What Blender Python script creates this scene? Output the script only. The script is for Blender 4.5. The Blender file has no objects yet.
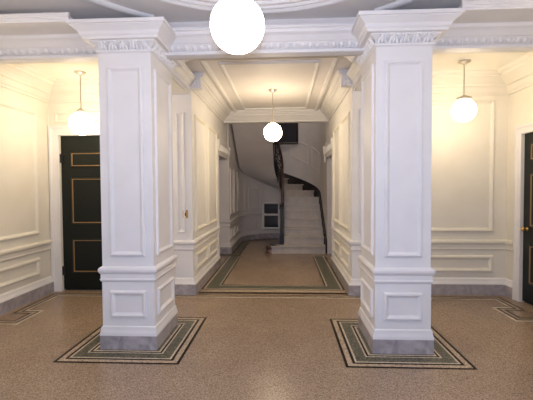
import bpy, math, random
from math import sin, cos, pi, atan, hypot, sqrt
from mathutils import Vector, Matrix
random.seed(4)
S = bpy.context.scene
COL = S.collection

# ------------------------------------------------------------------ materials
def mat(name, col, rough=.5, spec=.5, metal=0., emit=None, estr=0.):
    m = bpy.data.materials.new(name); m.use_nodes = True
    b = m.node_tree.nodes['Principled BSDF']
    b.inputs['Base Color'].default_value = (*col, 1)
    b.inputs['Roughness'].default_value = rough
    b.inputs['Specular IOR Level'].default_value = spec
    b.inputs['Metallic'].default_value = metal
    if emit:
        b.inputs['Emission Color'].default_value = (*emit, 1)
        b.inputs['Emission Strength'].default_value = estr
    return m

def nodes(m):
    return m.node_tree.nodes, m.node_tree.links, m.node_tree.nodes['Principled BSDF']

def noisy(m, c1, c2, scale, lo=.35, hi=.65, detail=4, bump=0., bscale=None, dist=0.):
    N, L, b = nodes(m)
    tc = N.new('ShaderNodeTexCoord')
    n = N.new('ShaderNodeTexNoise'); n.inputs['Scale'].default_value = scale
    n.inputs['Detail'].default_value = detail; n.inputs['Distortion'].default_value = dist
    L.new(tc.outputs['Object'], n.inputs['Vector'])
    r = N.new('ShaderNodeValToRGB')
    r.color_ramp.elements[0].position = lo; r.color_ramp.elements[0].color = (*c1, 1)
    r.color_ramp.elements[1].position = hi; r.color_ramp.elements[1].color = (*c2, 1)
    L.new(n.outputs['Fac'], r.inputs['Fac']); L.new(r.outputs['Color'], b.inputs['Base Color'])
    if bump:
        n2 = N.new('ShaderNodeTexNoise'); n2.inputs['Scale'].default_value = bscale or scale
        L.new(tc.outputs['Object'], n2.inputs['Vector'])
        bp = N.new('ShaderNodeBump'); bp.inputs['Strength'].default_value = bump
        bp.inputs['Distance'].default_value = .01
        L.new(n2.outputs['Fac'], bp.inputs['Height']); L.new(bp.outputs['Normal'], b.inputs['Normal'])
    return m

def terrazzo(name, c_dark, c_mid, c_light, scale=70., rough=.36):
    m = mat(name, c_mid, rough, .22); N, L, b = nodes(m)
    tc = N.new('ShaderNodeTexCoord')
    v = N.new('ShaderNodeTexVoronoi'); v.inputs['Scale'].default_value = scale
    L.new(tc.outputs['Object'], v.inputs['Vector'])
    sx = N.new('ShaderNodeSeparateColor'); L.new(v.outputs['Color'], sx.inputs['Color'])
    r = N.new('ShaderNodeValToRGB'); e = r.color_ramp.elements
    e[0].position = .0; e[0].color = (*c_dark, 1)
    e[1].position = 1.; e[1].color = (*c_light, 1)
    k = e.new(.35); k.color = (*c_mid, 1)
    k = e.new(.7); k.color = tuple((a + c) / 2 for a, c in zip(c_mid, c_light)) + (1,)
    L.new(sx.outputs['Red'], r.inputs['Fac'])
    n = N.new('ShaderNodeTexNoise'); n.inputs['Scale'].default_value = 2.2; n.inputs['Detail'].default_value = 5
    L.new(tc.outputs['Object'], n.inputs['Vector'])
    mr = N.new('ShaderNodeMapRange'); mr.inputs['To Min'].default_value = .82; mr.inputs['To Max'].default_value = 1.16
    L.new(n.outputs['Fac'], mr.inputs['Value'])
    mx = N.new('ShaderNodeMix'); mx.data_type = 'RGBA'; mx.blend_type = 'MULTIPLY'; mx.inputs['Factor'].default_value = 1
    L.new(r.outputs['Color'], mx.inputs[6]); L.new(mr.outputs['Result'], mx.inputs[7])
    L.new(mx.outputs[2], b.inputs['Base Color'])
    return m

M = {}
M['white'] = noisy(mat('white_paint', (.8, .78, .75), .55, .3), (.80, .78, .755), (.84, .82, .80), 3, bump=.04, bscale=60)
M['pillar'] = noisy(mat('pillar_paint', (.8, .78, .78), .5, .3), (.80, .785, .785), (.84, .825, .825), 3, bump=.04, bscale=60)
M['ceil'] = noisy(mat('ceiling_paint', (.83, .79, .76), .6, .25), (.81, .77, .745), (.86, .82, .795), 2, bump=.05, bscale=50)
M['cream'] = noisy(mat('cream_paint', (.8, .76, .66), .58, .3), (.80, .755, .64), (.83, .79, .69), 3, bump=.04, bscale=60)
M['hall'] = noisy(mat('hall_paint', (.7, .66, .64), .6, .25), (.68, .64, .625), (.74, .70, .68), 2)
M['marble'] = noisy(mat('grey_marble', (.4, .38, .4), .3, .5), (.27, .245, .255), (.52, .48, .50), 7, .28, .72, 8, dist=1.2)
M['floor'] = terrazzo('terrazzo', (.175, .113, .068), (.305, .215, .142), (.43, .325, .23), 150, .27); M['floor'].node_tree.nodes['Principled BSDF'].inputs['Specular IOR Level'].default_value = .38
M['t_dark'] = terrazzo('terrazzo_dark', (.008, .004, .003), (.014, .007, .004), (.03, .016, .010), 80); M['t_dark'].node_tree.nodes['Principled BSDF'].inputs['Specular IOR Level'].default_value = .08
M['t_tan'] = terrazzo('terrazzo_tan', (.25, .18, .12), (.42, .32, .22), (.60, .49, .36), 80)
M['t_cream'] = terrazzo('terrazzo_cream', (.42, .35, .26), (.58, .49, .37), (.68, .60, .48), 80)
M['t_green'] = terrazzo('terrazzo_green', (.04, .043, .026), (.10, .10, .066), (.20, .18, .13), 80)
M['door'] = mat('black_green_paint', (.007, .010, .008), .38, .3)
M['gold'] = mat('gilt_line', (.30, .18, .075), .45, .4, .2)
M['brass'] = mat('brass', (.55, .34, .10), .35, .5, .8)
M['iron'] = mat('dark_iron', (.015, .012, .012), .45, .5)
M['wood'] = noisy(mat('dark_wood', (.05, .02, .012), .35, .5), (.035, .014, .009), (.075, .032, .018), 20)
M['step'] = noisy(mat('stair_marble', (.6, .55, .5), .4, .4), (.52, .47, .43), (.60, .55, .505), 5, dist=.6)
M['bull'] = noisy(mat('brown_marble', (.12, .06, .045), .35, .5), (.09, .045, .035), (.26, .16, .13), 14)
M['glass'] = mat('dark_glass', (.018, .018, .028), .12, .5)
M['chrome'] = mat('lamp_metal', (.55, .50, .42), .35, .5, .7)
M['globe_main'] = mat('lit_globe', (.9, .9, .88), .3, .5, 0, (1, .88, .80), 27)
M['globe_wing'] = mat('lit_globe_warm', (.9, .88, .8), .3, .5, 0, (1, .81, .57), 32)
M['globe_corr'] = mat('lit_globe_amber', (.9, .88, .8), .3, .5, 0, (1, .80, .53), 42)
M['globe_added'] = mat('lit_globe_added', (.9, .88, .85), .3, .5, 0, (1, .84, .68), 18)  # glow of the two added out-of-view lobby lamps
MI = {k: i for i, k in enumerate(M)}

# ------------------------------------------------------------------ mesh building
class MB:
    def __init__(s): s.v = []; s.f = []; s.m = []; s.sm = []; s.cur = None; s.smooth = False
    def face(s, idx):
        s.f.append(tuple(idx)); s.m.append(s.cur); s.sm.append(s.smooth)
    def quad(s, *p):
        n = len(s.v); s.v += [tuple(q) for q in p]; s.face(range(n, n + len(p)))
    def box(s, x0, x1, y0, y1, z0, z1):
        n = len(s.v)
        s.v += [(x0, y0, z0), (x1, y0, z0), (x1, y1, z0), (x0, y1, z0), (x0, y0, z1), (x1, y0, z1), (x1, y1, z1), (x0, y1, z1)]
        for q in ((3, 2, 1, 0), (4, 5, 6, 7), (0, 1, 5, 4), (1, 2, 6, 5), (2, 3, 7, 6), (3, 0, 4, 7)): s.face([n + i for i in q])
    def grid(s, rows, closed_u=False, closed_v=False):
        n = len(s.v); R = len(rows); Cn = len(rows[0])
        for r in rows: s.v += [tuple(p) for p in r]
        for i in range(R if closed_u else R - 1):
            for j in range(Cn if closed_v else Cn - 1):
                a = n + i * Cn + j; b = n + i * Cn + (j + 1) % Cn
                c = n + ((i + 1) % R) * Cn + (j + 1) % Cn; d = n + ((i + 1) % R) * Cn + j
                s.face((a, b, c, d))
    def sweep(s, path, prof, fn, closed=False, cap=True, ring=False):
        """path: 2-D points; prof: (offset to the left of the path, h); fn(u, v, h) -> xyz"""
        n = len(path); rows = []
        for i in range(n):
            p = Vector(path[i])
            a = Vector(path[i - 1]) if (closed or i > 0) else None
            b = Vector(path[(i + 1) % n]) if (closed or i < n - 1) else None
            d1 = (p - a).normalized() if a is not None else (b - p).normalized()
            d2 = (b - p).normalized() if b is not None else d1
            n1 = Vector((-d1.y, d1.x)); n2 = Vector((-d2.y, d2.x))
            mi = (n1 + n2)
            mi = mi / max(.2, mi.dot(n1)) if mi.length > 1e-6 else n1
            rows.append([fn(*(p + mi * o), h) for o, h in prof])
        s.grid(rows, closed_u=closed, closed_v=ring)
        if cap and not closed:
            for r in (rows[0], rows[-1]): s.quad(*r)
    def frame(s, u0, u1, v0, v1, fn, prof):
        # counter-clockwise: offset to the left = inwards
        s.sweep([(u0, v0), (u1, v0), (u1, v1), (u0, v1)], prof, fn, closed=True)
    def blob(s, c, a, b, h, nu=8, nv=3):
        """half ellipsoid on axes a, b rising along h"""
        c, a, b, h = map(Vector, (c, a, b, h)); sm = s.smooth; s.smooth = True
        rows = []
        for i in range(nv + 1):
            t = i / nv * pi / 2; rr = max(cos(t), .02)
            rows.append([c + (a * cos(q) + b * sin(q)) * rr + h * sin(t) for q in (2 * pi * k / nu for k in range(nu))])
        s.grid(rows, closed_v=True); s.quad(*rows[-1]); s.smooth = sm
    def lathe(s, prof, c=(0, 0, 0), n=24, smooth=True):
        sm = s.smooth; s.smooth = smooth
        rows = [[(c[0] + r * cos(2 * pi * k / n), c[1] + r * sin(2 * pi * k / n), c[2] + z) for k in range(n)] for r, z in prof]
        s.grid(rows, closed_v=True)
        for r in (rows[0], rows[-1]): s.quad(*r)
        s.smooth = sm
    def tube(s, pts, r, n=8, closed=False):
        sm = s.smooth; s.smooth = True
        P = [Vector(p) for p in pts]; rows = []; N = len(P); prev = None
        for i in range(N):
            a = P[i - 1] if (i or closed) else P[i]; b = P[(i + 1) % N] if (i < N - 1 or closed) else P[i]
            t = (b - a).normalized()
            ref = prev if prev is not None else (Vector((0, 0, 1)) if abs(t.z) < .9 else Vector((1, 0, 0)))
            u = (ref - t * ref.dot(t)).normalized(); prev = u; w = t.cross(u)
            rr = r[i] if isinstance(r, (list, tuple)) else r
            rows.append([P[i] + (u * cos(2 * pi * k / n) + w * sin(2 * pi * k / n)) * rr for k in range(n)])
        s.grid(rows, closed_u=closed, closed_v=True)
        if not closed: s.quad(*rows[0]); s.quad(*rows[-1])
        s.smooth = sm
    def build(s, name, mt, parent=None, loc=None):
        me = bpy.data.meshes.new(name); me.from_pydata(s.v, [], s.f)
        keys = []
        for k in s.m:
            k = k or mt
            if k not in keys: keys.append(k)
        for k in keys: me.materials.append(M[k])
        for p, k, sm in zip(me.polygons, s.m, s.sm):
            p.material_index = keys.index(k or mt); p.use_smooth = sm
        import bmesh
        bm = bmesh.new(); bm.from_mesh(me)
        bmesh.ops.recalc_face_normals(bm, faces=bm.faces[:]); bm.to_mesh(me); bm.free()
        o = bpy.data.objects.new(name, me); COL.objects.link(o)
        if parent: o.parent = parent
        if loc: o.location = loc
        return o

def tag(o, label=None, cat=None, group=None, kind=None):
    if label: o['label'] = label
    if cat: o['category'] = cat
    if group: o['group'] = group
    if kind: o['kind'] = kind
    return o
def empty(name, loc, label=None, cat=None, group=None):
    o = bpy.data.objects.new(name, None); COL.objects.link(o); o.location = loc; o.empty_display_size = .1
    return tag(o, label, cat, group)
def struct(name, mb, mt, label=None, cat=None):
    return tag(mb.build(name, mt), label, cat, None, 'structure')
def copy_tree(o, parent=None):
    c = o.copy(); COL.objects.link(c)
    if parent: c.parent = parent
    for ch in list(o.children): copy_tree(ch, c)
    return c
XY = lambda u, v, h: (u, v, h)                       # path on the floor plan, h = height
def plane_y(Y, sg=-1): return lambda u, v, h: (u, Y + sg * h, v)     # wall facing -Y
def plane_x(X, sg): return lambda u, v, h: (X + sg * h, u, v)        # wall facing sg*X
def flip(fn): return fn

# ------------------------------------------------------------------ key dimensions
XL, XR = -3.66, 3.26          # lobby side walls
YB = 5.68                     # lobby far wall
YF = -2.4                     # entrance side, behind the camera
CL, CR = -1.39, .985          # corridor walls
YC = 5.57                     # corridor mouth
YO = 7.7                      # side openings start
YS = 9.1                      # stair hall starts
ZC = 3.40                     # lobby ceiling
ZW = 3.20                     # wing ceilings
ZK = 3.30                     # corridor ceiling
PF = [(0, 0), (.006, .016), (.016, .022), (.028, .02), (.038, .008), (.05, 0)]      # panel moulding
PFB = [(0, 0), (.008, .02), (.022, .03), (.04, .026), (.052, .01), (.066, 0)]
RAIL = [(0, .66), (.012, .665), (.022, .685), (.016, .70), (.016, .745), (.03, .755), (.045, .775), (.045, .80), (.03, .815), (0, .82)]
BASE = [(0, 0), (.05, 0), (.05, .16), (0, .16)]
BTOP = [(.05, .16), (.045, .175), (.03, .20), (.02, .235), (.008, .25), (0, .25)]

# ------------------------------------------------------------------ floor + inlays
f = MB(); f.box(XL - .3, XR + .3, YF - .2, 12.8, -.1, 0); struct('floor', f, 'floor')
def ringbands(mb, x0, x1, y0, y1, bands, z=.0015):
    o = 0
    for w, k in bands:
        if k:
            mb.cur = k
            a0, a1, b0, b1 = x0 + o, x1 - o, y0 + o, y1 - o
            outer = [(a0, b0), (a1, b0), (a1, b1), (a0, b1)]
            inner = [(a0 + w, b0 + w), (a1 - w, b0 + w), (a1 - w, b1 - w), (a0 + w, b1 - w)]
            for i in range(4):
                j = (i + 1) % 4
                mb.quad((*outer[i], z), (*outer[j], z), (*inner[j], z), (*inner[i], z))
        o += w
PAD = [(.027, 't_dark'), (.047, 't_tan'), (.026, 't_dark'), (.018, 't_cream'), (.098, 't_green'), (.016, 't_cream'), (.02, 't_dark'), (.02, 't_cream'), (.05, 't_green')]
PX = (-1.560, 1.126); PY = 3.965
for i, (x0, x1) in enumerate(((-2.155, -.972), (.535, 1.68))):
    m = MB(); ringbands(m, x0, x1, 3.315, 4.56, PAD); struct('trim_%d' % (i + 1), m, 't_dark')
m = MB()
o_ = 0
for w_, k_ in ((.026, 't_dark'), (.028, 't_cream'), (.19, 't_green'), (.02, 't_cream'), (.026, 't_dark')):
    m.cur = k_
    m.sweep([(.925, 8.75), (.925, 5.84), (-1.33, 5.84), (-1.33, 8.75)], [(-o_, .0015), (-o_ - w_, .0015)], XY, cap=False)
    o_ += w_
struct('trim_3', m, 't_dark')
# lobby perimeter border with key corners
m = MB()
def strip(path, off, w, k, z=.0015):
    m.cur = k
    m.sweep(path, [(off, z), (off + w, z)], XY, cap=False)
bp = [(XL + .16, YF + .2), (XL + .16, 4.34), (XL + .38, 4.34), (XL + .38, 4.66), (XL + .16, 4.66), (XL + .16, YB - .17), (XR - .20, YB - .17),
      (XR - .20, 4.97), (XR - .43, 4.97), (XR - .43, 4.64), (XR - .20, 4.64), (XR - .20, YF + .2)]
for off, w, k in ((0, .03, 't_dark'), (-.035, .035, 't_tan'), (-.065, .03, 't_dark'), (-.10, .035, 't_cream')):
    strip(bp, off, w, k)
struct('trim_4', m, 't_dark')
m = MB(); m.cur = 't_dark'; m.box(CL + .06, CR - .06, 5.62, 5.70, .0, .002); m.cur = 't_tan'; m.box(CL + .06, CR - .06, 5.70, 5.83, 0, .002)
struct('trim_5', m, 't_dark')

# ------------------------------------------------------------------ pillars
def rect(hx, hy): return [(hx, -hy), (-hx, -hy), (-hx, hy), (hx, hy)]     # clockwise: left = outwards
HX, HY = .261, .335
def leaf(mb, c, t, up, nrm, s):
    """acanthus leaf: a tall middle blade and two curled side lobes"""
    c, t, up, nrm = map(Vector, (c, t, up, nrm))
    mb.blob(c + up * .05 * s, t * .016 * s, up * .05 * s, nrm * .022 * s)
    for sg in (-1, 1):
        mb.blob(c + t * sg * .026 * s + up * .035 * s, (t * .012 + up * sg * .006) * s, (up * .034 - t * sg * .010) * s, nrm * .014 * s)
        mb.blob(c + t * sg * .030 * s + up * .078 * s, t * .014 * s, up * .013 * s, nrm * .02 * s)
def make_pillar(label):
    r = empty('pillar', (PX[0], PY, 0), label, 'pillar', 'square panelled pillars')
    p = MB(); p.sweep(rect(HX, HY), [(.026, 0), (.026, .14), (0, .14)], XY, closed=True); p.build('plinth', 'marble', r)
    p = MB(); p.sweep(rect(HX, HY), [(-.05, .14), (.028, .14), (.026, .165), (.018, .195), (.014, .225), (.004, .235), (.004, .685), (-.05, .685)], XY, closed=True)
    p.build('pedestal', 'pillar', r)
    p = MB(); p.sweep(rect(HX, HY), [(-.02, .68), (.006, .675), (.014, .685), (.02, .70), (.014, .715), (.014, .755), (.022, .765), (.032, .785), (.032, .805), (.022, .82), (.005, .83), (-.02, .83)], XY, closed=True)
    p.build('chair_rail', 'pillar', r)
    p = MB(); p.sweep(rect(HX, HY), [(0, .82), (0, 2.99)], XY, closed=True)
    p.build('shaft', 'pillar', r)
    fns = [(HX, lambda u, v, h: (u, -HY - h, v)), (HX, lambda u, v, h: (-u, HY + h, v)),
           (HY, lambda u, v, h: (HX + h, u, v)), (HY, lambda u, v, h: (-HX - h, -u, v))]
    for hw, fn in fns:
        p = MB(); p.frame(-hw + .082, hw - .082, .93, 2.795, fn, PF); p.build('panel_moulding', 'pillar', r)
        p = MB(); p.frame(-hw + .078, hw - .078, .32, .59, lambda u, v, h, fn=fn: fn(u, v, h + .004), PF); p.build('panel_moulding', 'pillar', r)
    c = MB(); c.sweep(rect(HX, HY), [(-.02, 2.92), (.004, 2.925), (.018, 2.935), (.018, 2.952), (.008, 2.96), (.01, 2.985), (.025, 3.00), (.055, 3.02), (.06, 3.03),
              (.10, 3.03), (.105, 3.05), (.12, 3.065), (.13, 3.09), (.16, 3.115), (.18, 3.13), (.185, 3.138), (.20, 3.14), (.20, 3.172), (.17, 3.185), (-.05, 3.185)], XY, closed=True)
    cap = c.build('capital', 'pillar', r)
    l = MB()
    for hw, fn in fns:
        n = 5 if hw < .3 else 7
        for k in range(n):
            u = -hw + hw * 2 * (k + .5) / n
            e = .001; o = Vector(fn(u, 2.945, .009)); t = Vector(fn(u + 1, 2.945, .009)) - o
            nm = Vector(fn(u, 2.945, 1.009)) - o
            up = (Vector((0, 0, 1)) + nm * .42).normalized(); nn = (nm - Vector((0, 0, 1)) * .42).normalized()
            leaf(l, o, t, up, nn, 1.05)
    l.build('leaf_band', 'pillar', cap)
    return r
pl = make_pillar('square white panelled pillar left of the corridor, in front of the black door')
pr = copy_tree(pl); pr.location.x = PX[1]
pr['label'] = 'square white panelled pillar right of the corridor, hiding the near edge of the right alcove'

# ------------------------------------------------------------------ walls of the lobby
def wall_dress(parent, spans, fn, zt, mt='white', lower=True):
    for u0, u1 in spans:
        p = MB(); p.frame(u0, u1, .93, zt, fn, PFB); p.build('panel_moulding', mt, parent)
        if lower:
            p = MB(); p.frame(u0, u1, .33, .585, fn, PFB); p.build('panel_moulding', mt, parent)
w = MB(); w.box(XL - .2, XL, YF, YB + .2, 0, ZC); wl = struct('wall_left', w, 'cream')
fl = plane_x(XL, 1)
wall_dress(wl, [(YF + .3, -.6), (-.4, 1.6), (1.8, 3.45), (3.65, 5.38)], fl, 2.74, 'cream')
p = MB(); p.sweep([(0, YF), (0, YB)], [(o, z) for o, z in RAIL], lambda u, v, h: (XL - u, v, h)); p.build('chair_rail', 'cream', wl)
def base(name, path):
    b = MB(); b.cur = 'marble'; b.sweep(path, BASE, XY); b.cur = 'white'; b.sweep(path, BTOP + [(0, .16)], XY)
    return struct(name, b, 'marble')
DX0, DX1, DZ = -3.495, -2.50, 2.43            # black door in the far wall
base('baseboard_left', [(XL, YB), (XL, YF)])
DY0, DY1 = 4.33, 5.33                         # door in the right wall
w = MB()
w.box(XR, XR + .2, YF, DY0, 0, ZC); w.box(XR, XR + .2, DY1, YB + .2, 0, ZC); w.box(XR, XR + .2, DY0, DY1, DZ - .11, ZC)
wr = struct('wall_right', w, 'cream')
fr = plane_x(XR, -1)
wall_dress(wr, [(YF + .3, -.6), (-.4, 1.6), (1.8, 3.75)], fr, 2.74, 'cream')
p = MB(); p.sweep([(0, YF), (0, DY0 - .12)], RAIL, lambda u, v, h: (XR + u, v, h)); p.build('chair_rail', 'cream', wr)
base('baseboard_right', [(XR, YF), (XR, DY0 - .12)])
base('baseboard_back', [(XR, DY1 + .12), (XR, YB), (CR + .34, YB)])
# far wall, left alcove (with the black door) and right alcove
w = MB()
w.box(XL - .2, DX0, YB, YB + .2, 0, ZC); w.box(DX1, CL - .3, YB, YB + .2, 0, ZC); w.box(DX0, DX1, YB, YB + .2, DZ, ZC)
wb = struct('wall_back_left', w, 'cream')
fb = plane_y(YB)
wall_dress(wb, [(DX1 + .2, CL - .42)], fb, 2.74, 'cream')
p = MB(); p.frame(XL + .1, CL - .42, 2.62, 2.80, fb, PF); p.build('panel_moulding', 'cream', wb)
w = MB(); w.box(CR + .3, XR + .2, YB, YB + .2, 0, ZC); wb2 = struct('wall_back_right', w, 'cream')
wall_dress(wb2, [(CR + .55, XR - .19)], fb, 2.87, 'cream')
p = MB(); p.sweep([(CR + .3, 0), (XR, 0)], RAIL, lambda u, v, h: (u, YB - v, h)); p.build('chair_rail', 'cream', wb2)
p = MB(); p.sweep([(XR, DY1 + .14), (XR, YB)], RAIL, XY); p.build('chair_rail', 'cream', wr)
# wall behind the camera
w = MB(); w.box(XL - .2, XR + .2, YF - .2, YF, 0, ZC); struct('wall_front', w, 'white')
# piers at the corridor mouth
for nm, x0, x1, cx in (('left', CL - .34, CL, CL), ('right', CR, CR + .34, CR)):
    s = 1 if nm == 'left' else -1
    w = MB()
    w.box(x0, x1, YC, YO, 0, ZC)
    # lintel over the side opening, and the passage behind it
    xo = CL - .34 if nm == 'left' else CR
    w.box(x0, x1, YO, YS, 2.30, ZC + 1.4)
    wc = struct('wall_corridor_' + nm, w, 'white')
    fn = plane_x(cx, s)
    wall_dress(wc, [(YC + .16, 6.56), (6.68, YO - .15)], fn, 2.74, 'cream')
    p = MB(); p.frame(x0 + .1, x1 - .1, .93, 2.74, plane_y(YC), PF); p.build('panel_moulding', 'white', wc)
    p = MB()
    pth = [(x0 - .0, YC), (x1, YC), (x1, YO)] if nm == 'left' else [(x0, YO), (x0, YC), (x1, YC)]
    p.sweep([(a, b) for a, b in pth][::-1], RAIL, XY); p.build('chair_rail', 'white', wc)
    base('baseboard_corridor_' + nm, pth[::-1])
    # narrow casing at the end of the wall
    p = MB(); p.box(cx, cx + s * .035, YO - .11, YO, 0, 2.34) if s > 0 else p.box(cx - .035, cx, YO - .11, YO, 0, 2.34)
    p.build('opening_casing', 'white', wc)
    # carved hood over the opening
    h = empty('door_hood', (cx, (YO + YS) / 2, 2.3), 'carved white hood over the %s side opening of the corridor' % nm, 'hood', 'carved door hoods')
    q = MB(); hl = (YS - YO) / 2 + .12
    q.sweep([(0, hl), (0, -hl)][::(1 if s < 0 else -1)], [(0, 0), (.02, 0), (.025, .05), (.02, .06), (.02, .26), (.035, .28), (.05, .31), (.06, .32), (.075, .35), (.075, .38), (0, .40)],
            lambda u, v, z: (u, v, z))
    q.build('entablature', 'white', h)
    for k in range(8):
        y = -hl + .08 + (2 * hl - .16) * k / 7
        q = MB(); leaf(q, (s * .021, y, .08), (0, 1, 0), (0, 0, 1), (s, 0, 0), 1.6); q.build('carved_leaf', 'white', h)
    for y in (-hl + .05, hl - .05):
        q = MB()
        q.sweep([(y - .04, 0), (y + .04, 0)], [(0, -.08), (.02, -.08), (.035, -.05), (.035, -.02), (.03, .02), (.04, .08), (.055, .16), (.065, .24), (.06, .30), (0, .30)],
                lambda u, v, z: (s * v, u, z))
        q.build('bracket', 'white', h)
# brass switch plate on the left pier
sw = empty('light_switch', (CL - .11, YC, 1.215), 'small brass light switch plate on the white pier left of the corridor', 'light switch')
q = MB(); q.sweep([(-.04, -.06), (.04, -.06), (.04, .06), (-.04, .06)], [(0, 0), (.006, .008), (.04, .009)], lambda u, v, h: (u, -h, v), closed=True); q.build('plate', 'brass', sw)
q = MB(); q.box(-.012, .012, -.02, -.007, -.025, .02); q.build('toggle', 'iron', sw)

# ------------------------------------------------------------------ doors
def casing(mb, u0, u1, zt, fn, w=.14, t=.04):
    pr = [(0, 0), (0, .02), (.015, .025), (.03, .02), (w - .05, .028), (w - .03, t), (w, t), (w, 0)]
    mb.sweep([(u0, 0), (u0, zt), (u1, zt), (u1, 0)], pr, fn)
c = MB(); casing(c, DX0, DX1, DZ, fb, .15); struct('trim_6', c, 'white')
d = MB(); d.box(DX0, DX1, YB + .04, YB + .10, .02, DZ); d1 = struct('door_1', d, 'door')
def door_panels(d, u0, u1, rows, fn, hinge):
    for z0, z1 in rows:
        p = MB(); p.cur = 'door'; p.frame(u0 + .15, u1 - .15, z0, z1, fn, [(0, 0), (.01, .012), (.02, .012)])
        p.cur = 'gold'; p.frame(u0 + .17, u1 - .17, z0 + .02, z1 - .02, fn, [(0, .012), (.009, .012), (.014, .0)])
        p.build('door_panel', 'door', d)
    for z in (.32, 2.08):
        p = MB(); p.tube([fn(hinge, z - .07, .02), fn(hinge, z + .07, .02)], .022, 10)
        p.box(*sorted((fn(hinge - .03, 0, 0)[0], fn(hinge + .04, 0, 0)[0] + 1e-4)), *sorted((fn(hinge, 0, .0)[1] - (.02 if fn is fdoor1 else .0), fn(hinge, 0, .012)[1] + 1e-4)), z - .07, z + .07)
        p.build('hinge', 'iron', d)
fdoor1 = plane_y(YB + .04)
ROWS = [(.28, .82), (1.05, 1.78), (1.94, 2.18)]
door_panels(d1, DX0, DX1, ROWS, fdoor1, DX0 - .005)
p = MB(); p.lathe([(.012, 0), (.012, .03), (.028, .04), (.032, .055), (.02, .07), (.004, .072)], n=14)
k = p.build('door_handle', 'brass', d1); k.rotation_euler = (pi / 2, 0, 0); k.location = (DX1 - .07, YB + .045, 1.0)
c = MB(); casing(c, DY0, DY1, DZ - .11, fr, .12); struct('trim_7', c, 'white')
d = MB(); d.box(XR + .025, XR + .085, DY0, DY1, .02, DZ - .11); d2 = struct('door_2', d, 'door')
fdoor2 = plane_x(XR + .025, -1)
for z0, z1 in ROWS:
    p = MB(); p.cur = 'door'; p.frame(DY0 + .13, DY1 - .13, z0, z1, fdoor2, [(0, 0), (.01, .012), (.02, .012)])
    p.cur = 'gold'; p.frame(DY0 + .15, DY1 - .15, z0 + .02, z1 - .02, fdoor2, [(0, .012), (.009, .012), (.014, .0)]); p.build('door_panel', 'door', d2)
p = MB(); p.lathe([(.026, 0), (.026, .006), (.012, .01), (.012, .035), (.026, .045), (.032, .06), (.02, .075), (.004, .078)], n=14)
k = p.build('door_handle', 'brass', d2); k.rotation_euler = (0, -pi / 2, 0); k.location = (XR + .025, DY1 - .08, 1.02)

# ------------------------------------------------------------------ ceilings, beams, cornices
c = MB(); c.box(XL - .2, XR + .2, YF - .2, 4.36, ZC, ZC + .12); struct('ceiling', c, 'ceil')
CXR, CYR = -.22, 2.3
for nm, prof in (('ring', [(1.36, 1.40), (1.46, 1.485), (1.54, 1.60)]),):
    c = MB(); c.smooth = True
    for r0, r1 in prof:
        c.sweep([(CXR + (r0 + r1) / 2 * cos(2 * pi * k / 96), CYR + (r0 + r1) / 2 * sin(2 * pi * k / 96)) for k in range(96)],
                [(-(r1 - r0) / 2, ZC), (-(r1 - r0) / 3, ZC - .02), (0, ZC - .03), ((r1 - r0) / 3, ZC - .02), ((r1 - r0) / 2, ZC)], XY, closed=True)
    struct('trim_8', c, 'pillar')
c = MB(); c.smooth = True           # large outer ring, dying into the beam
n = 120; a0 = math.asin((3.93 - CYR) / 2.0)
pts = [(CXR + 2.0 * cos(t), CYR + 2.0 * sin(t)) for t in (pi - a0 + (pi + 2 * a0) * k / n for k in range(n + 1))]
c.sweep(pts, [(-.05, ZC), (-.045, ZC - .025), (-.02, ZC - .035), (.02, ZC - .035), (.045, ZC - .02), (.05, ZC)], XY); struct('trim_9', c, 'pillar')
# lines of moulding on the lobby ceiling beside the beam, left and right
for i, (x0, x1) in enumerate(((XL, -2.25), (1.80, XR))):
    c = MB()
    for y in (3.0, 3.12, 3.26):
        c.sweep([(x0, y), (x1, y)], [(-.03, ZC), (-.02, ZC - .025), (.02, ZC - .025), (.03, ZC)], XY)
    struct('trim_%d' % (10 + i), c, 'ceil')

def egg_row(mb, p0, p1, up, nrm, pitch=.07, h=.06):
    p0, p1, up, nrm = map(Vector, (p0, p1, up, nrm)); L = (p1 - p0).length; t = (p1 - p0) / L; n = int(L / pitch)
    for k in range(n):
        c = p0 + t * (L * (k + .5) / n)
        mb.blob(c, t * pitch * .34, up * h * .5, nrm * .022, 7, 2)
        mb.blob(c + t * pitch * .5 - up * h * .06, t * pitch * .09, up * h * .42, nrm * .016, 5, 2)
BF, BB = 3.93, 4.07                    # beam faces
BZ = 3.00
BPROF = [(-.05, 3.235), (.12, 3.232), (.14, 3.225), (.14, 3.20), (.125, 3.19), (.115, 3.165), (.085, 3.145), (.065, 3.12), (.05, 3.10), (.035, 3.095), (.03, 3.085), (-.02, 3.035), (-.005, 3.03), (0, 3.025), (.0, BZ), (-.02, BZ)]
def cross_beam(name, x0, x1, wing):
    b = MB(); b.box(x0, x1, BF + .03, BB, BZ, 3.21)
    b.sweep([(x1, BF), (x0, BF)], BPROF, XY)
    b.sweep([(x0, BB + .002), (x1, BB + .002)], [(o * .5, z) for o, z in BPROF if z <= 3.2], XY)
    egg_row(b, (x0, BF - .008, 3.062), (x1, BF - .008, 3.062), (0, -.7, .7), (0, -.7, -.7), .08, .07)
    if wing:      # boarded soffit between the beam and the lobby's front cornice
        e0, e1 = (x0, PX[0] - HX - .185) if x0 == XL else (PX[1] + HX + .185, x1)
        b.box(e0, e1, 3.46, BF + .1, 3.195, 3.22)
        b.sweep([(e1, 3.46), (e0, 3.46)], [(-.01, 3.165), (.006, 3.165), (.006, 3.18), (.015, 3.185), (.015, 3.20), (.025, 3.205), (.025, 3.235), (.01, 3.25), (-.01, 3.25)], XY)
    else: b.box(x0, x1, 4.30, 4.36, 3.2, ZC)
    return struct(name, b, 'pillar')
cross_beam('trim_12', XL, PX[0] - HX, True)
cross_beam('trim_13', PX[0] + HX, PX[1] - HX, False)
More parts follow.
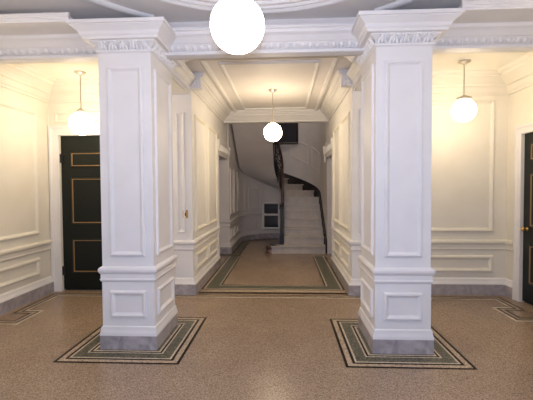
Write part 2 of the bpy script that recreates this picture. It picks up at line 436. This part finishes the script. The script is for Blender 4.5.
cross_beam('trim_14', PX[1] + HX, XR, True)
# solid blocks of the beam over each pillar, and the beams that run back to the corridor piers
for i, (px, s, ci) in enumerate(((PX[0], 1, CL), (PX[1], -1, CR))):
    b = MB(); b.box(px - HX, px + HX, BF + .1, 4.30, 3.21, 3.28)
    xi = ci - s * .015; xo = px - s * HX
    b.box(min(xi, xo) + .025, max(xi, xo) - .025, BB - .03, YC, BZ, 3.28)
    for xf, sg in ((xi, s), (xo, -s)):
        b.sweep([(0, BB), (0, YC + (.0 if sg == s else .1))], [(o * .8, z) for o, z in BPROF], lambda u, v, h, xf=xf, sg=sg: (xf - sg * u, v, h))
        egg_row(b, (xf + sg * .008, BB + .1, 3.062), (xf + sg * .008, YC, 3.062), (sg * .7, 0, .7), (sg * .7, 0, -.7), .08, .07)
    struct('trim_%d' % (15 + i), b, 'white')

# alcove ceilings with a stepped cornice
WC = [(0, 2.93), (.02, 2.935), (.03, 2.96), (.05, 2.975), (.07, 3.01), (.08, 3.04), (.11, 3.045), (.12, 3.07), (.16, 3.10), (.22, 3.13), (.26, 3.14), (.27, 3.165), (.30, 3.17), (.34, 3.185), (.35, ZW), (0, ZW)]
for i, (x0, x1) in enumerate(((XL, PX[0] - HX - .02), (PX[1] + HX + .02, XR))):
    c = MB(); c.box(x0, x1, BB, YB, ZW, ZW + .1)
    cc = struct('ceiling_alcove_' + ('left' if i == 0 else 'right'), c, 'cream')
    q = MB()
    pth = [(x1, YB), (x0, YB), (x0, BB)] if i == 0 else [(x1, BB), (x1, YB), (x0, YB)]
    q.sweep(pth, WC, XY); q.build('cornice', 'cream', cc)
# corridor ceiling
c = MB(); c.box(CL - .2, CR + .2, BB, 8.6, ZK, ZK + .1); ck = struct('ceiling_corridor', c, 'ceil')
def fceil(u, v, h): return (u, v, ZK - h)
q = MB(); q.frame(CL + .27, CR - .27, 4.85, 8.28, fceil, [(0, 0), (.004, .03), (.03, .045), (.06, .035), (.075, 0)]); q.build('ceiling_moulding', 'white', ck)
q = MB(); q.frame(CL + .50, CR - .50, 5.08, 8.05, fceil, [(0, 0), (.004, .02), (.022, .03), (.045, .022), (.055, 0)]); q.build('ceiling_moulding', 'white', ck)
KC = [(0, 3.08), (.02, 3.075), (.03, 3.09), (.03, 3.105), (.05, 3.115), (.08, 3.15), (.12, 3.19), (.15, 3.20), (.155, 3.225), (.19, 3.235), (.20, 3.26), (.22, ZK), (0, ZK)]
q = MB()
q.sweep([(CR, YC - .07), (CR, 8.45), (CL, 8.45), (CL, YC - .07)], KC, XY); q.build('cornice', 'white', ck)
for x, s in ((CL, 1), (CR, -1)):      # carved block where the cornice starts over each pier
    q = MB(); q.box(*sorted((x - s * .01, x + s * .17)), YC - .10, YC + .02, 3.06, 3.20)
    leaf(q, (x + s * .08, YC - .10, 3.075), (1, 0, 0), (0, 0, 1), (0, -1, 0), 1.1); q.build('cornice_block', 'pillar', ck)
b = MB(); b.box(CL - .34, CR + .34, 8.45, 8.62, 3.08, 5.2); struct('trim_17', b, 'white')

# ------------------------------------------------------------------ stair hall
SC = Vector((-.17, 10.78)); RO = 1.19
HXL, HXR = SC.x - RO, SC.x + RO
wallpath = [(HXL - .9, YS), (HXL, YS), (HXL, SC.y)] + [(SC.x + RO * cos(t), SC.y + RO * sin(t)) for t in (pi - pi * k / 36 for k in range(1, 36))] + [(HXR, SC.y), (HXR, YS), (HXR + .9, YS)]
w = MB(); w.sweep(wallpath, [(0, 0), (0, 5.2), (.15, 5.2), (.15, 0)], XY, ring=True)
wh = struct('wall_stair_hall', w, 'hall')
bpath = wallpath[:28][::-1]
b = MB(); b.cur = 'marble'; b.sweep(bpath, BASE, XY); b.cur = 'hall'; b.sweep(bpath, BTOP + [(0, .16)], XY); struct('baseboard_stair_hall', b, 'marble')
m = MB()
for o_, w_, k_ in ((.07, .03, 't_dark'), (.10, .16, 't_green'), (.26, .025, 't_dark')):
    m.cur = k_; m.sweep(bpath, [(o_, .0015), (o_ + w_, .0015)], XY, cap=False)
struct('trim_18', m, 't_dark')
q = MB(); q.sweep(bpath, RAIL, XY); q.build('chair_rail', 'hall', wh)
for u0, u1 in ((YS + .12, 9.75), (9.9, 10.6)):
    for z0, z1 in ((.93, 2.1), (.33, .585)):
        q = MB(); q.frame(u0, u1, z0, z1, plane_x(HXL, 1), PFB); q.build('panel_moulding', 'hall', wh)
def fcurve(z_of): return lambda u, v, h: (SC.x + (RO - h) * cos(u), SC.y + (RO - h) * sin(u), v + z_of(u))
def cframe(t0, t1, z0, z1, slope, name='panel_moulding'):
    q = MB(); n = 8
    us = [t0 + (t1 - t0) * k / n for k in range(n + 1)]
    path = [(u, z0) for u in us] + [(u, z1) for u in us[::-1]]
    q.sweep(path, [(0, 0), (.01, .012), (.03, .012), (.045, 0)], fcurve(lambda u: slope * (u - t0)), closed=True); q.build(name, 'hall', wh)
cframe(pi * .66, pi * .80, .93, 1.60, 0); cframe(pi * .84, pi * .97, .93, 1.9, 0); cframe(pi * .70, pi * .96, .33, .585, 0)
cframe(.08, .62, 1.95, 2.55, .55); cframe(.74, 1.3, 2.3, 2.9, .55)
# side passages off the hall
for nm, x, xw in (('left', CL - .34, -2.75), ('right', CR + .34, 2.35)):
    w = MB(); w.box(*sorted((xw, xw + (-.1 if nm == 'left' else .1))), YO - .1, YS + .1, 0, 3.2)
    w.box(*sorted((x, xw)), YO - .1, YO, 0, 3.2); w.box(*sorted((x, xw)), YO - .1, YS + .1, 2.9, 3.0)
    struct('wall_passage_' + nm, w, 'hall')
c = MB(); c.box(HXL - 1, HXR + 1, 8.45, 12.6, 5.2, 5.3); struct('ceiling_stair_hall', c, 'hall')
# windows
def window(idx, x0, x1, z0, z1, bars, mt_frame='white'):
    Y = SC.y + sqrt(RO ** 2 - max(abs(x0 - SC.x), abs(x1 - SC.x)) ** 2) - .03
    r = MB(); fn = plane_y(Y)
    r.sweep([(x0, z0), (x1, z0), (x1, z1), (x0, z1)], [(0, -.12), (0, .03), (-.04, .045), (-.06, .03), (-.06, -.12)], fn, closed=True)
    o = struct('window_%d' % idx, r, mt_frame)
    for z in bars:
        q = MB(); q.box(x0, x1, Y - .025, Y + .02, z - .03, z + .03); q.build('glazing_bar', mt_frame, o)
    q = MB(); q.box(x0, x1, Y + .0, Y + .02, z0, z1); q.build('pane', 'glass', o)
    return o
window(1, -.66, -.22, .36, 1.10, [.76])
w2 = window(2, -.36, .36, 3.03, 4.3, [], 'iron')
q = MB(); q.box(-.08, .40, 11.90, 12.02, 2.95, 2.98); q.build('window_sill', 'white', w2)

# staircase
NST, RISE, GO, Y0 = 6, .19, .28, 9.1
XI = -.03; RI = .15
NW = 7; NU = 6
st = empty('staircase', (SC.x, Y0, 0), 'pale marble winding staircase rising and curving left at the end of the corridor', 'staircase')
SO = Vector((SC.x, Y0, 0))
def sb(mb, name, mt, parent=st):
    mb.v = [(v[0] - SO.x, v[1] - SO.y, v[2] - SO.z) for v in mb.v]
    return mb.build(name, mt, parent)
ROs = RO - .05
THK = .36
treads = []           # each: list of plan points (inner-front, outer-front, outer-back.., inner-back), z
for k in range(NST):
    y = Y0 + GO * k
    treads.append(([(XI, y), (SC.x + ROs, y), (SC.x + ROs, y + GO), (XI, y + GO)], RISE * (k + 1)))
YE = Y0 + GO * NST    # where winders begin
SCw = Vector((SC.x, YE))
for k in range(NW):
    t0, t1 = pi * k / NW, pi * (k + 1) / NW
    o = lambda t, r: (SC.x + r * cos(t), YE + r * sin(t))
    arc = [o(t0 + (t1 - t0) * j / 4, ROs) for j in range(5)]
    treads.append(([o(t0, RI)] + arc + [o(t1, RI)], RISE * (NST + k + 1)))
for k in range(NU):
    y = YE - GO * k
    treads.append(([(SC.x - RI, y), (SC.x - ROs, y), (SC.x - ROs, y - GO), (SC.x - RI, y - GO)], RISE * (NST + NW + k + 1)))
for i, (pl_, z) in enumerate(treads):
    q = MB(); n = len(pl_)
    zb = 0 if i < NST else z - RISE - .02
    lip = .045
    d = Vector((pl_[-1][0] - pl_[0][0], pl_[-1][1] - pl_[0][1]))
    a, b_ = Vector(pl_[0]), Vector(pl_[1]); e = (b_ - a).normalized(); nn = Vector((e.y, -e.x))
    if i >= NST + NW: nn = Vector((0, 1))
    elif i < NST: nn = Vector((0, -1))
    top = [tuple(a + nn * lip), tuple(b_ + nn * lip)] + list(pl_[2:])
    if i == 0:
        q.box(XI - .30, SC.x + ROs, Y0, Y0 + GO, 0, z - .03); q.box(XI - .32, SC.x + ROs, Y0 - lip, Y0 + GO, z - .03, z)
    else:
        for (P, za, zc) in ((pl_, zb, z - .03), (top, z - .03, z)):
            m0 = len(q.v); q.v += [(*p, za) for p in P] + [(*p, zc) for p in P]
            q.face([m0 + j for j in range(n)][::-1]); q.face([m0 + n + j for j in range(n)])
            for j in range(n): q.face((m0 + j, m0 + (j + 1) % n, m0 + n + (j + 1) % n, m0 + n + j))
    so = sb(q, 'step', 'step')
    if i == 0:
        q = MB(); q.lathe([(.14, 0), (.14, .05), (.13, .06), (.13, .14), (.145, .15), (.145, .19)], (XI - .32, Y0 + .14, 0), 20); sb(q, 'step_scroll', 'bull', so)
# plaster soffit of the winding and returning flight
q = MB(); q.smooth = True; rows = []
for k in range(0, 41):
    t = pi * k / 40; z = RISE * (NST + NW * k / 40) - THK + .12
    rows.append([(SC.x + r * cos(t), YE + r * sin(t), z) for r in (RI, .4, .8, ROs)])
for k in range(1, 11):
    y = YE - GO * NU * k / 10; z = RISE * (NST + NW + NU * k / 10) - THK + .12
    rows.append([(SC.x - r, y, z) for r in (RI, .4, .8, ROs)])
q.grid(rows)
rows2 = [[(x, y, z + .10) for x, y, z in r] for r in rows]; q.grid(rows2)
q.smooth = False
sb(q, 'soffit', 'hall')
# dark string against the wall
def helix(mb, r, lo, hi, s0, s1, n, th):
    """band following the stair at plan radius r, from lo to hi about the nosing line"""
    rows = []
    for k in range(n + 1):
        q_ = s0 + (s1 - s0) * k / n
        def at(rr):
            if q_ < NST: return (SC.x + rr, Y0 + GO * q_)
            if q_ < NST + NW:
                t = pi * (q_ - NST) / NW; return (SC.x + rr * cos(t), YE + rr * sin(t))
            return (SC.x - rr, YE - GO * (q_ - NST - NW))
        z = RISE * (q_ + 1)
        a_, b2 = at(r), at(r + th)
        rows.append([(*a_, max(0, z + lo)), (*a_, z + hi), (*b2, z + hi), (*b2, max(0, z + lo))])
    mb.grid(rows, closed_v=True); mb.quad(*rows[0]); mb.quad(*rows[-1])
q = MB(); helix(q, RO - .03, -.24, .13, 0.0, NST + NW * .62, 70, .026)
q.box(SC.x + RO - .06, SC.x + RO - .004, Y0 + .26, Y0 + .36, RISE, RISE + .26)
sb(q, 'wall_string', 'iron')
q = MB(); helix(q, RI - .025, -.30, .03, 1.0, NST + NW + NU, 90, .024)
sb(q, 'inner_string', 'iron')

# stair railing
rr = empty('stair_railing', (XI - .06, Y0 + .24, .19), 'dark scrolled iron stair railing with wooden handrail and square newel', 'railing')
RO3 = Vector((XI - .06, Y0 + .24, .19))
def rb(mb, name, mt, parent=rr):
    mb.v = [(v[0] - RO3.x, v[1] - RO3.y, v[2] - RO3.z) for v in mb.v]
    return mb.build(name, mt, parent)
nx, ny = RO3.x, RO3.y
q = MB()
q.box(nx - .05, nx + .05, ny - .05, ny + .05, .185, .42); q.box(nx - .035, nx + .035, ny - .035, ny + .035, .42, 1.08)
q.box(nx - .055, nx + .055, ny - .055, ny + .055, 1.08, 1.12); q.lathe([(.03, 0), (.05, .03), (.045, .07), (.01, .10)], (nx, ny, 1.12), 14)
rb(q, 'newel', 'iron')
XRAIL = SC.x + RI - .045
def rail_pt(s):      # s in steps from the first riser
    if s < NST: return Vector((XRAIL, Y0 + GO * s, RISE * (s + .5)))
    if s < NST + NW:
        t = pi * (s - NST) / NW; r = RI - .045
        return Vector((SC.x + r * cos(t), YE + r * sin(t), RISE * (s + .5)))
    return Vector((SC.x - RI + .045, YE - GO * (s - NST - NW), RISE * (s + .5)))
ss = [1.0 + .25 * k for k in range(73)]
ss = [s for s in ss if s <= NST + NW + NU - .3]
q = MB(); q.tube([rail_pt(s) + Vector((0, 0, .92)) for s in ss], .034, 10); rb(q, 'handrail', 'wood')
q = MB(); q.tube([rail_pt(s) + Vector((0, 0, .13)) for s in ss], .014, 6); rb(q, 'bottom_rail', 'iron')
s = 1.5
while s < NST + NW + NU - .4:
    p = rail_pt(s); q = MB()
    q.tube([p + Vector((0, 0, h)) for h in (.0, .13, .3, .5, .7, .92)], [.009, .008, .012, .008, .012, .008], 6); b_ = rb(q, 'baluster', 'iron')
    d = (rail_pt(s + .1) - rail_pt(s - .1)); d.normalize()
    q = MB()
    for h, R in ((.28, .075), (.52, .085), (.76, .075)):
        c0 = rail_pt(s + .35) + Vector((0, 0, h))
        q.tube([c0 + d * R * cos(a) + Vector((0, 0, 1)) * R * sin(a) for a in (2 * pi * k / 12 for k in range(12))], .008, 5, closed=True)
    rb(q, 'scroll', 'iron', b_)
    s += 1.0

# ------------------------------------------------------------------ globe lamps
def lamp(label, x, y, zc, ztop, gm, r=.16, cap=.055):
    o = empty('pendant_lamp', (x, y, zc), label, 'lamp', 'glass globe pendant lamps')
    q = MB(); H = ztop - zc
    q.lathe([(.075, H), (.075, H - .008), (.06, H - .022), (.025, H - .03), (.012, H - .05)], n=24); q.build('canopy', 'chrome', o)
    q = MB(); q.tube([(0, 0, H - .04), (0, 0, r + .03)], .008, 8); q.build('rod', 'chrome', o)
    q = MB(); q.lathe([(.012, r + .055), (.03, r + .04), (cap, r + .02), (cap + .004, r - .012), (cap - .01, r - .015)], n=24); q.build('fitter', 'chrome', o)
    q = MB(); q.lathe([(r * sin(pi * k / 24) + 1e-4, r * cos(pi * k / 24)) for k in range(25)], n=40); q.build('globe', gm, o)
    return o
lamp('large white globe lamp nearest, under the circular ceiling rings', -.29, 2.35, 2.61, ZC, 'globe_main', .168)
lamp('white globe lamp hanging deep in the corridor before the staircase', -.205, 6.55, 2.565, ZK, 'globe_corr', .157)
lamp('glowing globe lamp in the left alcove in front of the black door', -2.79, 5.05, 2.50, ZW, 'globe_wing', .155)
lamp('glowing globe lamp in the right alcove before the panelled wall', 2.29, 4.95, 2.575, ZW, 'globe_wing', .145, .09)

lamp('added globe lamp out of view on the left, brightening the lobby', -2.75, 2.45, 2.62, ZC, 'globe_added', .16)  # added out of view to lift the near ceiling and foreground
lamp('added globe lamp out of view on the right, brightening the lobby', 2.35, 2.35, 2.62, ZC, 'globe_added', .16)  # right-hand twin, likewise added only for its light

# ------------------------------------------------------------------ flash, added stair light and ambient
def area(name, loc, rot, size, energy, col, sy=None):
    l = bpy.data.lights.new(name, 'AREA'); l.energy = energy; l.color = col; l.size = size
    if sy: l.shape = 'RECTANGLE'; l.size_y = sy
    o = bpy.data.objects.new(name, l); COL.objects.link(o); o.location = loc; o.rotation_euler = rot; return o
# the photographer's flash
area('camera_flash', (0.0, -.05, 1.72), (pi / 2 + .05, 0, .05), .12, 70, (.50, .65, 1.0))
area('added_stair_light', (.62, 10.3, 5.0), (0, 0, 0), .12, 14, (1, .86, .74))  # unseen light added to brighten the stair hall and treads
W = bpy.data.worlds.new('World'); S.world = W; W.use_nodes = True
W.node_tree.nodes['Background'].inputs[0].default_value = (.6, .65, .8, 1); W.node_tree.nodes['Background'].inputs[1].default_value = .05

# ------------------------------------------------------------------ camera
F, VX, VY, ROLL, HC = 375., 285., 188., .006, 1.6
yaw = atan((VX - 266.5) / F); pit = atan((200 - VY) / hypot(F, VX - 266.5))
wv = Vector((-sin(yaw) * cos(pit), cos(yaw) * cos(pit), -sin(pit))); rv = Vector((cos(yaw), sin(yaw), 0)); dv = wv.cross(rv)
r2 = rv * cos(ROLL) + dv * sin(ROLL); d2 = dv * cos(ROLL) - rv * sin(ROLL)
cam = bpy.data.cameras.new('camera'); co = bpy.data.objects.new('camera', cam); COL.objects.link(co)
co.matrix_world = Matrix(((r2.x, -d2.x, -wv.x, 0), (r2.y, -d2.y, -wv.y, 0), (r2.z, -d2.z, -wv.z, HC), (0, 0, 0, 1)))
cam.sensor_fit = 'HORIZONTAL'; cam.sensor_width = 36; cam.lens = 36 * F / 533; cam.clip_start = .02
S.camera = co
S.view_settings.view_transform = 'Standard'; S.view_settings.look = 'None'; S.view_settings.gamma = 1
S.view_settings.exposure = 0
S.view_settings.use_curve_mapping = False
